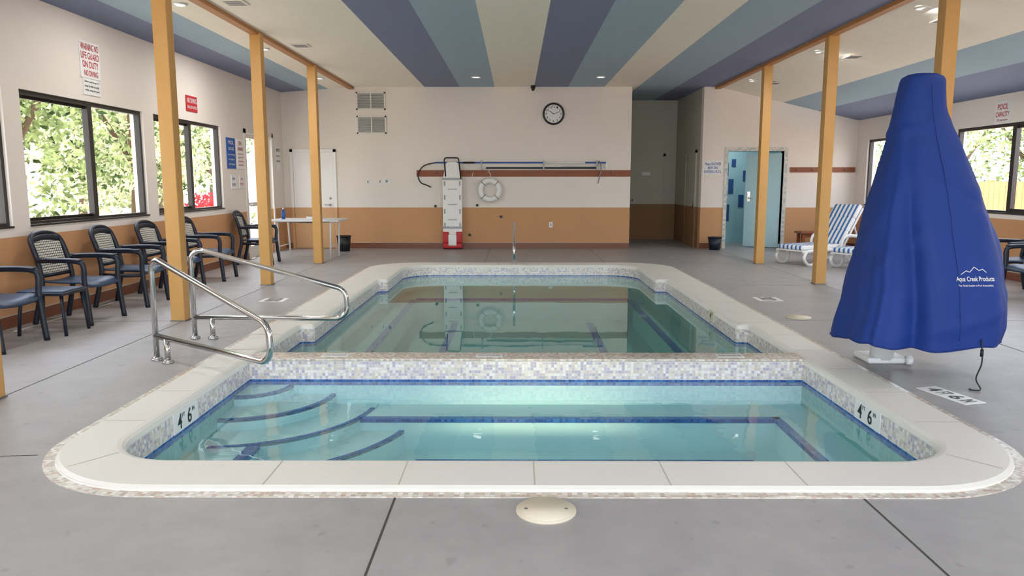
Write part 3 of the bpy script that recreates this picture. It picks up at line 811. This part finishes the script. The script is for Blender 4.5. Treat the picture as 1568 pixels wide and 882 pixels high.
# small side table
b = B()
b.box((-.22, -.19, .405), (.22, .19, .43), m_cseat, bev=.01); b.box((-.235, -.205, .385), (.235, .205, .415), m_cblue, bev=.01)
for sx in (-1, 1):
    for sy in (-1, 1): b.tube([(sx*.19, sy*.165, .39), (sx*.21, sy*.18, .2), (sx*.225, sy*.19, 0)], .02, m_cblue, 10, ry=.015)
st = b.obj('side_table', loc=(-4.50, 7.18, 0))
b = B(); b.box((-.3, -.3, .66), (.3, .3, .69), m_white, bev=.012); 
for sx in (-1, 1):
    for sy in (-1, 1): b.tube([(sx*.25, sy*.25, .67), (sx*.26, sy*.26, .3), (sx*.28, sy*.28, 0)], .022, m_white, 10)
b.box((-.26, -.26, .60), (.26, .26, .66), m_white)
b.obj('patio_table', loc=(6.95, 8.2, 0))
# white folding table
b = B(); tx, ty = -3.98, 14.45
b.box((-.66, -.42, .715), (.66, .42, .75), m_white, bev=.012)
for sx in (-1, 1):
    b.tube(fillet([(sx*.48, -.34, 0), (sx*.5, -.34, .70), (sx*.5, .34, .70), (sx*.48, .34, 0)], .03), .016, m_white, 10)
    b.cyl((sx*.485, -.34, .25), (sx*.485, .34, .25), .01, m_white, 10); b.cyl((sx*.5, 0, .70), (0, 0, .68), .01, m_grey, 8)
b.cyl((-.5, 0, .70), (.5, 0, .70), .01, m_grey, 8)
b.obj('folding_table', loc=(tx, ty, 0))
b = B(); b.cyl((-4.45, 14.4, .75), (-4.45, 14.4, .9), .035, m_poleb, 16); b.cyl((-4.45, 14.4, .9), (-4.45, 14.4, .94), .035, m_poleb, 16, r2=.012); b.cyl((-4.45, 14.4, .94), (-4.45, 14.4, .965), .014, m_white, 12); b.obj('sunscreen_bottle')
b = B(); b.box((-4.0, 14.35, .75), (-3.75, 14.65, .80), m_white, bev=.005); b.box((-3.98, 14.37, .80), (-3.77, 14.63, .805), m_grey); b.obj('paper_tray')
b = B(); b.cyl((-3.65, 15.9, 0), (-3.65, 15.9, .32), .12, m_black, 24, r2=.15); b.tube([(-3.65+math.cos(a)*.152, 15.9+math.sin(a)*.152, .32) for a in [2*math.pi*k/24 for k in range(24)]], .01, m_black, 8, True); b.obj('waste_bin')
b = B(); b.cyl((4.30, 16.25, 0), (4.30, 16.25, .27), .11, m_cblue, 24, r2=.145)
b.tube([(4.30+math.cos(a)*.147, 16.25+math.sin(a)*.147, .27) for a in [2*math.pi*k/24 for k in range(24)]], .009, m_cblue, 8, True)
b.tube(smooth_path([(4.16, 16.25, .26), (4.22, 16.2, .20), (4.3, 16.12, .17), (4.38, 16.2, .20), (4.44, 16.25, .26)], 5), .005, m_grey, 6); b.obj('bucket')

# chaise lounges: local +x = towards head
def make_chaise():
    b = B()
    for s in (-1, 1):
        b.tube(smooth_path([(-.62, s*.29, .24), (-.3, s*.30, .26), (.3, s*.30, .26), (.85, s*.30, .24), (1.1, s*.30, .12)], 5), .03, m_white, 10, ry=.022)
        b.tube(smooth_path([(-.52, s*.30, .26), (-.60, s*.31, .14), (-.50, s*.31, .028), (-.36, s*.31, .028), (-.30, s*.31, .14), (-.36, s*.30, .25)], 5), .028, m_white, 10)
        b.tube(smooth_path([(.55, s*.30, .26), (.50, s*.31, .14), (.60, s*.31, .028), (.78, s*.31, .028), (.86, s*.31, .14), (.80, s*.30, .25)], 5), .028, m_white, 10)
        b.tube(smooth_path([(.30, s*.33, .28), (.34, s*.34, .45), (.5, s*.34, .50), (.80, s*.33, .47)], 5), .02, m_white, 10, ry=.03)
    for x in (-.6, -.3, 0, .3, .6, .9): b.box((x-.03, -.29, .25), (x+.03, .29, .275), m_white)
    A = math.radians(55); hx, hz = .42, .30
    for s in (-1, 1): b.tube([(hx, s*.27, hz-.02), (hx+math.cos(A)*.82, s*.27, hz+math.sin(A)*.82)], .02, m_white, 10)
    b.tube([(hx+math.cos(A)*.55, -.2, hz+math.sin(A)*.55), (.98, -.2, .27)], .014, m_white, 8); b.tube([(hx+math.cos(A)*.55, .2, hz+math.sin(A)*.55), (.98, .2, .27)], .014, m_white, 8)
    L = 1.02/4
    for i in range(4):
        b.box((-.62+i*L, -.28, .275), (-.62+(i+1)*L+.005, .28, .355), m_strip, bev=.03)
    mt = Matrix.Translation((hx-.02, 0, hz+.02)) @ Matrix.Rotation(-A, 4, 'Y')
    L = .84/3
    for i in range(3): b.box((i*L, -.28, .0), ((i+1)*L+.005, .28, .08), m_strip, mt, bev=.03)
    return b
ch = make_chaise().obj('chaise_lounge', loc=(5.38, 13.55, 0), rotz=math.radians(28))
inst('chaise_lounge', ch, (6.05, 12.80, 0), math.radians(28))
b = B(); X0 = 5.95
b.box((X0, 15.7, .38), (X0+.93, 16.1, .42), m_wood, bev=.006)
for x in (X0+.04, X0+.83):
    b.box((x, 15.74, 0), (x+.06, 15.8, .38), m_wood); b.box((x, 16.0, 0), (x+.06, 16.06, .38), m_wood)
b.box((X0+.04, 15.75, .30), (X0+.89, 15.78, .38), m_wood); b.obj('wooden_bench')

# ---------------------------------------------------------------- pool lift under cover
lift = empty('pool_lift')
b = B()
b.box((2.84, 5.92, 0), (3.16, 6.20, .05), m_white, bev=.018); b.cyl((2.98, 6.0, .03), (2.98, 6.0, 1.3), .09, m_white, 24)
b.cyl((3.13, 5.90, .035), (3.17, 5.90, .035), .035, m_white, 16)
b.box((2.93, 5.6, .9), (3.03, 6.0, 1.0), m_white); b.box((3.0, 5.45, .45), (3.3, 5.7, .52), m_white, bev=.02); b.cyl((3.15, 5.6, .5), (3.0, 5.75, 1.0), .025, m_white, 12)
b.obj('lift_base', lift)
# (z, x_left, x_right, half depth, y centre)
lev = [(2.235, 2.90, 3.09, .09, 5.72), (2.225, 2.875, 3.12, .12, 5.72), (2.19, 2.860, 3.145, .13, 5.72), (2.0, 2.83, 3.165, .14, 5.72), (1.90, 2.81, 3.19, .15, 5.72), (1.76, 2.785, 3.26, .18, 5.71),
       (1.5, 2.72, 3.36, .24, 5.68), (1.2, 2.645, 3.47, .30, 5.66), (1.0, 2.60, 3.53, .34, 5.64), (.85, 2.57, 3.555, .37, 5.62), (.68, 2.535, 3.57, .40, 5.60), (.5, 2.50, 3.585, .42, 5.60), (.40, 2.475, 3.58, .43, 5.60), (.25, 2.455, 3.55, .43, 5.60)]
def interp(z):
    for i in range(len(lev)-1):
        a, c = lev[i], lev[i+1]
        if a[0] >= z >= c[0]:
            t = (a[0]-z)/(a[0]-c[0]); return [a[k]+(c[k]-a[k])*t for k in range(5)]
    return list(lev[-1])
NS, NR = 220, 100
V = []; F = []
ZB = .27
def ridge(a, c, w): 
    d = (a-c+math.pi) % (2*math.pi)-math.pi
    return math.exp(-(d/w)**2)
for i in range(NR):
    z = 2.235-(2.235-ZB)*i/(NR-1)
    _, xl, xr, hy, yc = interp(z); cxx = (xl+xr)/2; hx = (xr-xl)/2
    low = max(0, (1.9-z)/1.7)
    for k in range(NS):
        a = 2*math.pi*k/NS; ca, sa = math.cos(a), math.sin(a)
        e = .68
        px = math.copysign(abs(ca)**e, ca); py = math.copysign(abs(sa)**e, sa)
        fr = max(0, -sa)
        fold = low*(.022*math.sin(5*a+1.2*z+.6)+.016*math.sin(9*a-2.3*z+1)+.010*math.sin(17*a+3*z)*low)
        fold += .012*math.sin(a*3+z*9)*(1-low*.5)+.008*math.sin(a*7-z*14)
        fold += .15*low*ridge(a, 4.45+.22*(1.2-z), .09)*min(1, low*2)
        fold -= .16*low*ridge(a, 4.20+.26*(1.2-z), .11)
        fold += .10*low*ridge(a, 3.85+.10*(1.2-z), .10)
        fold += .03*low*ridge(a, 5.35, .2)
        fold += .035*fr*math.exp(-((z-(1.05+.35*math.cos(a+.4)))/.05)**2)
        fold -= .030*fr*math.exp(-((z-(1.45-.30*math.cos(a)))/.045)**2)
        fold += .03*fr*math.exp(-((z-(.50+.2*math.cos(a-.3)))/.045)**2)
        fold += .04*math.exp(-((z-(1.86+.05*ca))/.03)**2)
        rr = 1+fold
        zz = z
        if i > NR-12: zz = z-.022*math.sin(3*a+.5)*(i-(NR-12))/12-.008*math.sin(11*a)*(i-(NR-12))/12+.03*fr*(i-(NR-12))/12
        V.append((cxx+px*hx*rr, yc+py*hy*rr, zz))
for i in range(NR-1):
    for k in range(NS):
        k2 = (k+1) % NS; F.append((i*NS+k, (i+1)*NS+k, (i+1)*NS+k2, i*NS+k2))
F.append(tuple(range(NS)))
b = B(); b.mesh(V, F, m_tarp, None, True)
bv = BVHTree.FromPolygons([Vector(v) for v in V], F)
hem = [Vector(V[(NR-1)*NS+k])+Vector((0, 0, .004)) for k in range(NS)]
b.tube(hem, .006, m_seam, 6, True)
def onfab(x, z, o=.006):
    h = bv.ray_cast(Vector((x, 3.5, z)), Vector((0, 1, 0)))
    return Vector((x, h[0].y-o, z)) if h[0] else None
pts = [onfab(3.0+.1*t+.03*math.sin(t*3), 2.15-1.8*t, .001) for t in [k/50 for k in range(51)]]
b.tube([p for p in pts if p], .003, m_seam, 6)
def fabtext(body, cx, cz_, w, h):
    # split into words/letters small enough to follow the cloth
    Vt, Ft = textgeo(body); t = bmesh.new(); vs = [t.verts.new((cx+v[0]*w, 0, cz_+v[1]*h)) for v in Vt]
    for f in Ft:
        try: t.faces.new([vs[k] for k in f])
        except ValueError: pass
    t.verts.index_update()
    out = []
    for v in t.verts:
        p = onfab(v.co.x, v.co.z); out.append(p if p else Vector((v.co.x, 5.2, v.co.z)))
    b.mesh(out, [[v.index for v in f.verts] for f in t.faces], m_white); t.free()
TX, TZ = 3.215, .775
fabtext('Aqua Creek Products', TX, TZ, .275, .042); fabtext('The Global Leader in Pool Accessibility', TX, TZ-.042, .25, .015)
zz = [(-.10, .035), (-.06, .06), (-.035, .05), (0, .085), (.035, .06), (.06, .07), (.10, .035)]
pts = []
for (xa, za), (xb, zb) in zip(zz[:-1], zz[1:]):
    for t in (0, .33, .66): pts.append(onfab(TX+xa+(xb-xa)*t, TZ+za+(zb-za)*t, .002))
b.tube([p for p in pts if p], .003, m_white, 6)
b.obj('fabric_cover', lift)
b = B()
p0 = onfab(3.26, .36) or Vector((3.26, 5.18, .36))
cord = [p0, (p0.x+.01, p0.y-.01, .2), (p0.x-.015, p0.y, .08), (p0.x+.01, p0.y-.02, .012), (p0.x-.03, p0.y-.05, .007), (p0.x-.07, p0.y-.03, .007), (p0.x-.05, p0.y, .007)]
b.tube(smooth_path(cord, 6), .005, m_black, 8); b.tube([(p0.x+.005, p0.y-.008, .24), (p0.x+.005, p0.y-.01, .29)], .011, m_black, 10)
b.obj('drawstring', lift)

# ---------------------------------------------------------------- ceiling fittings
def downlight(x, y, pw, z=None):
    z = cz(x) if z is None else z; e = empty('ceiling_downlight'); e.location = (x, y, z)
    b = B(); b.tube([(math.cos(a)*.085, math.sin(a)*.085, -.004) for a in [2*math.pi*k/24 for k in range(24)]], .012, m_white, 8, True)
    b.disc((0, 0, -.003), .08, m_lamp, seg=24); b.obj('trim_and_lens', e)
    if pw:
        l = bpy.data.lights.new('lamp', 'AREA'); l.shape = 'DISK'; l.size = .16; l.energy = pw; l.color = (1, .97, .94)
        o = bpy.data.objects.new('lamp', l); COL.objects.link(o); o.parent = e; o.location = (0, 0, -.02)
for x, y, PW in ((-.78, 15.05, 0), (1.65, 15.05, 0), (4.62, 15.05, 0), (-3.85, 15.05, 0), (-3.85, 11.8, 36), (4.62, 11.8, 36), (-3.85, 8.9, 22), (4.62, 8.9, 22), (-3.85, 5.5, 20), (4.62, 5.5, 20), (-.78, 1.5, 22), (1.65, 1.5, 22), (-3.85, 1.5, 20), (4.62, 1.5, 20)):
    downlight(x, y, PW)
downlight(5.0, 17.5, 9, 2.6)  # added unseen lamp, brightens the shower room behind its door
def cvent(x, y):
    b = B(); z = cz(x)-.002; s = .13
    b.box((x-s, y-s, z-.012), (x+s, y+s, z), m_offw)
    for k in range(5): b.box((x-s+.03, y-s+.035+k*.045, z-.016), (x+s-.03, y-s+.045+k*.045, z-.011), m_grey)
    b.obj('ceiling_vent')
for x, y in ((-3.22, 11.6), (-3.2, 8.9), (5.0, 9.1), (5.05, 11.6), (4.95, 14.8)): cvent(x, y)

# ---------------------------------------------------------------- exterior
b = B()
fillring(b, [[(-60, -40), (60, -40), (60, 70), (-60, 70)], [(XL-.18, YF-.2), (XR+.18, YF-.2), (XR+.18, 19.6), (XL-.18, 19.6)]], -.05, m_grnd)
b.obj('outside_ground')
def tree(name, cx, cy, r, h0, h1, n, m, trunk=True, leaf=.09):
    b = B(); P = np.random.normal(size=(n, 3)); P /= np.linalg.norm(P, axis=1)[:, None]
    rad = np.random.uniform(.55, 1, n)**.5
    blobs = [(random.uniform(-.55, .55), random.uniform(-.55, .55), random.uniform(-.5, .5)) for _ in range(9)]
    zc = (h0+h1)/2; hz = (h1-h0)/2; V = []; F = []
    for i in range(n):
        bl = blobs[i % 9]
        c = Vector((cx+(bl[0]+P[i][0]*rad[i]*.5)*r, cy+(bl[1]+P[i][1]*rad[i]*.5)*r, zc+(bl[2]+P[i][2]*rad[i]*.5)*hz))
        u = Vector(np.random.normal(size=3)).normalized(); w = u.orthogonal().normalized()
        s = leaf*random.uniform(.6, 1.3); k = len(V)
        V += [c-u*s, c+w*s*.5, c+u*s, c-w*s*.5]; F.append((k, k+1, k+2, k+3))
    b.mesh(V, F, m)
    if trunk:
        b.tube([(cx, cy, -.1), (cx+.1, cy, zc*.5), (cx-.05, cy+.1, zc)], [.16, .12, .06], m_bark, 10)
        for q in range(5):
            a = q*1.3; b.tube([(cx, cy, zc*.6), (cx+math.cos(a)*r*.3, cy+math.sin(a)*r*.3, zc), (cx+math.cos(a)*r*.5, cy+math.sin(a)*r*.5, zc+hz*.4)], [.07, .05, .02], m_bark, 8)
    b.obj(name)
for i, (x, y) in enumerate(((-9.0, 10.2), (-9.6, 14.2), (-9.2, 18.2), (-10.5, 22.0), (-13.0, 12.0), (-14, 18), (-15.0, 26.0), (-10.5, 6.0), (-9, 1.5), (-16, 33), (-11.5, 28.5))):
    tree('shrub_tree', x, y, 2.4, .2, 4.8+(i % 3)*.7, 4200, m_leaf1 if i % 3 != 1 else m_leaf2)
for i, (x, y) in enumerate(((15.0, 13.0), (15.5, 18.5), (16.5, 24.5), (15.0, 8.5), (18, 31), (17, 38))):
    tree('shrub_tree', x, y, 2.8, .8, 5.6+(i % 2), 4200, m_leaf1 if i % 3 != 2 else m_leaf2)
tree('flowering_shrub', -7.0, 17.2, .7, .05, 1.25, 700, m_leafr, False, .06)
tree('flowering_shrub', -7.2, 18.6, .8, .05, 1.2, 800, m_leaf2, False, .06)
b = B()
for k in range(150):
    y = -2+k*.2; b.box((11.2, y, -.05), (11.225, y+.19, 1.45+.01*(k % 3)), m_fence)
for k in range(16): b.box((11.225, -2+k*2, -.05), (11.33, -1.9+k*2, 1.5), m_fence)
b.box((11.225, -2, .3), (11.27, 28, .4), m_fence); b.box((11.225, -2, 1.1), (11.27, 28, 1.2), m_fence)
b.obj('wooden_fence')

# ---------------------------------------------------------------- lights
w = bpy.data.worlds.new('World'); S.world = w; w.use_nodes = True; nt = w.node_tree
bg = nt.nodes['Background']
sky = nt.nodes.new('ShaderNodeTexSky'); sky.sky_type = 'NISHITA'; sky.sun_disc = False; sky.sun_elevation = math.radians(55); sky.sun_rotation = math.radians(10)
mx = nt.nodes.new('ShaderNodeMix'); mx.data_type = 'RGBA'; mx.inputs[0].default_value = .6
nt.links.new(sky.outputs[0], mx.inputs[6]); mx.inputs[7].default_value = (5.7, 5.7, 5.9, 1)
nt.links.new(mx.outputs[2], bg.inputs[0]); bg.inputs[1].default_value = 1.32
sun = bpy.data.lights.new('sun', 'SUN'); sun.energy = 12; sun.angle = math.radians(1); sun.color = (1, .96, .9)
so = bpy.data.objects.new('sun', sun); COL.objects.link(so); so.rotation_euler = Vector((.12, -.5, -.85)).to_track_quat('-Z', 'Y').to_euler(); so.location = (0, 30, 30)
def portal(loc, d, sx, sy):
    l = bpy.data.lights.new('window_portal', 'AREA'); l.shape = 'RECTANGLE'; l.size = sx; l.size_y = sy; l.cycles.is_portal = True
    o = bpy.data.objects.new('window_portal', l); COL.objects.link(o); o.location = loc; o.rotation_euler = Vector(d).to_track_quat('-Z', 'Z').to_euler()
for a, c in LW+[(14.3, 15.8)]: portal((XL-.2, (a+c)/2, 1.65), (1, 0, 0), c-a, 1.7)
for a, c in RW: portal((XR+.2, (a+c)/2, 1.65), (-1, 0, 0), c-a, 1.7)
portal((1.1, YF-.22, 1.6), (0, 1, 0), 11, 2.6)

# ---------------------------------------------------------------- camera
cam = bpy.data.cameras.new('camera'); cam.lens = 36*1150/1568; cam.sensor_width = 36; cam.clip_start = .05; cam.clip_end = 300
co = bpy.data.objects.new('camera', cam); COL.objects.link(co); co.location = (0, 0, 1.45)
co.rotation_euler = (math.radians(90-8.02), 0, math.radians(.3)); S.camera = co
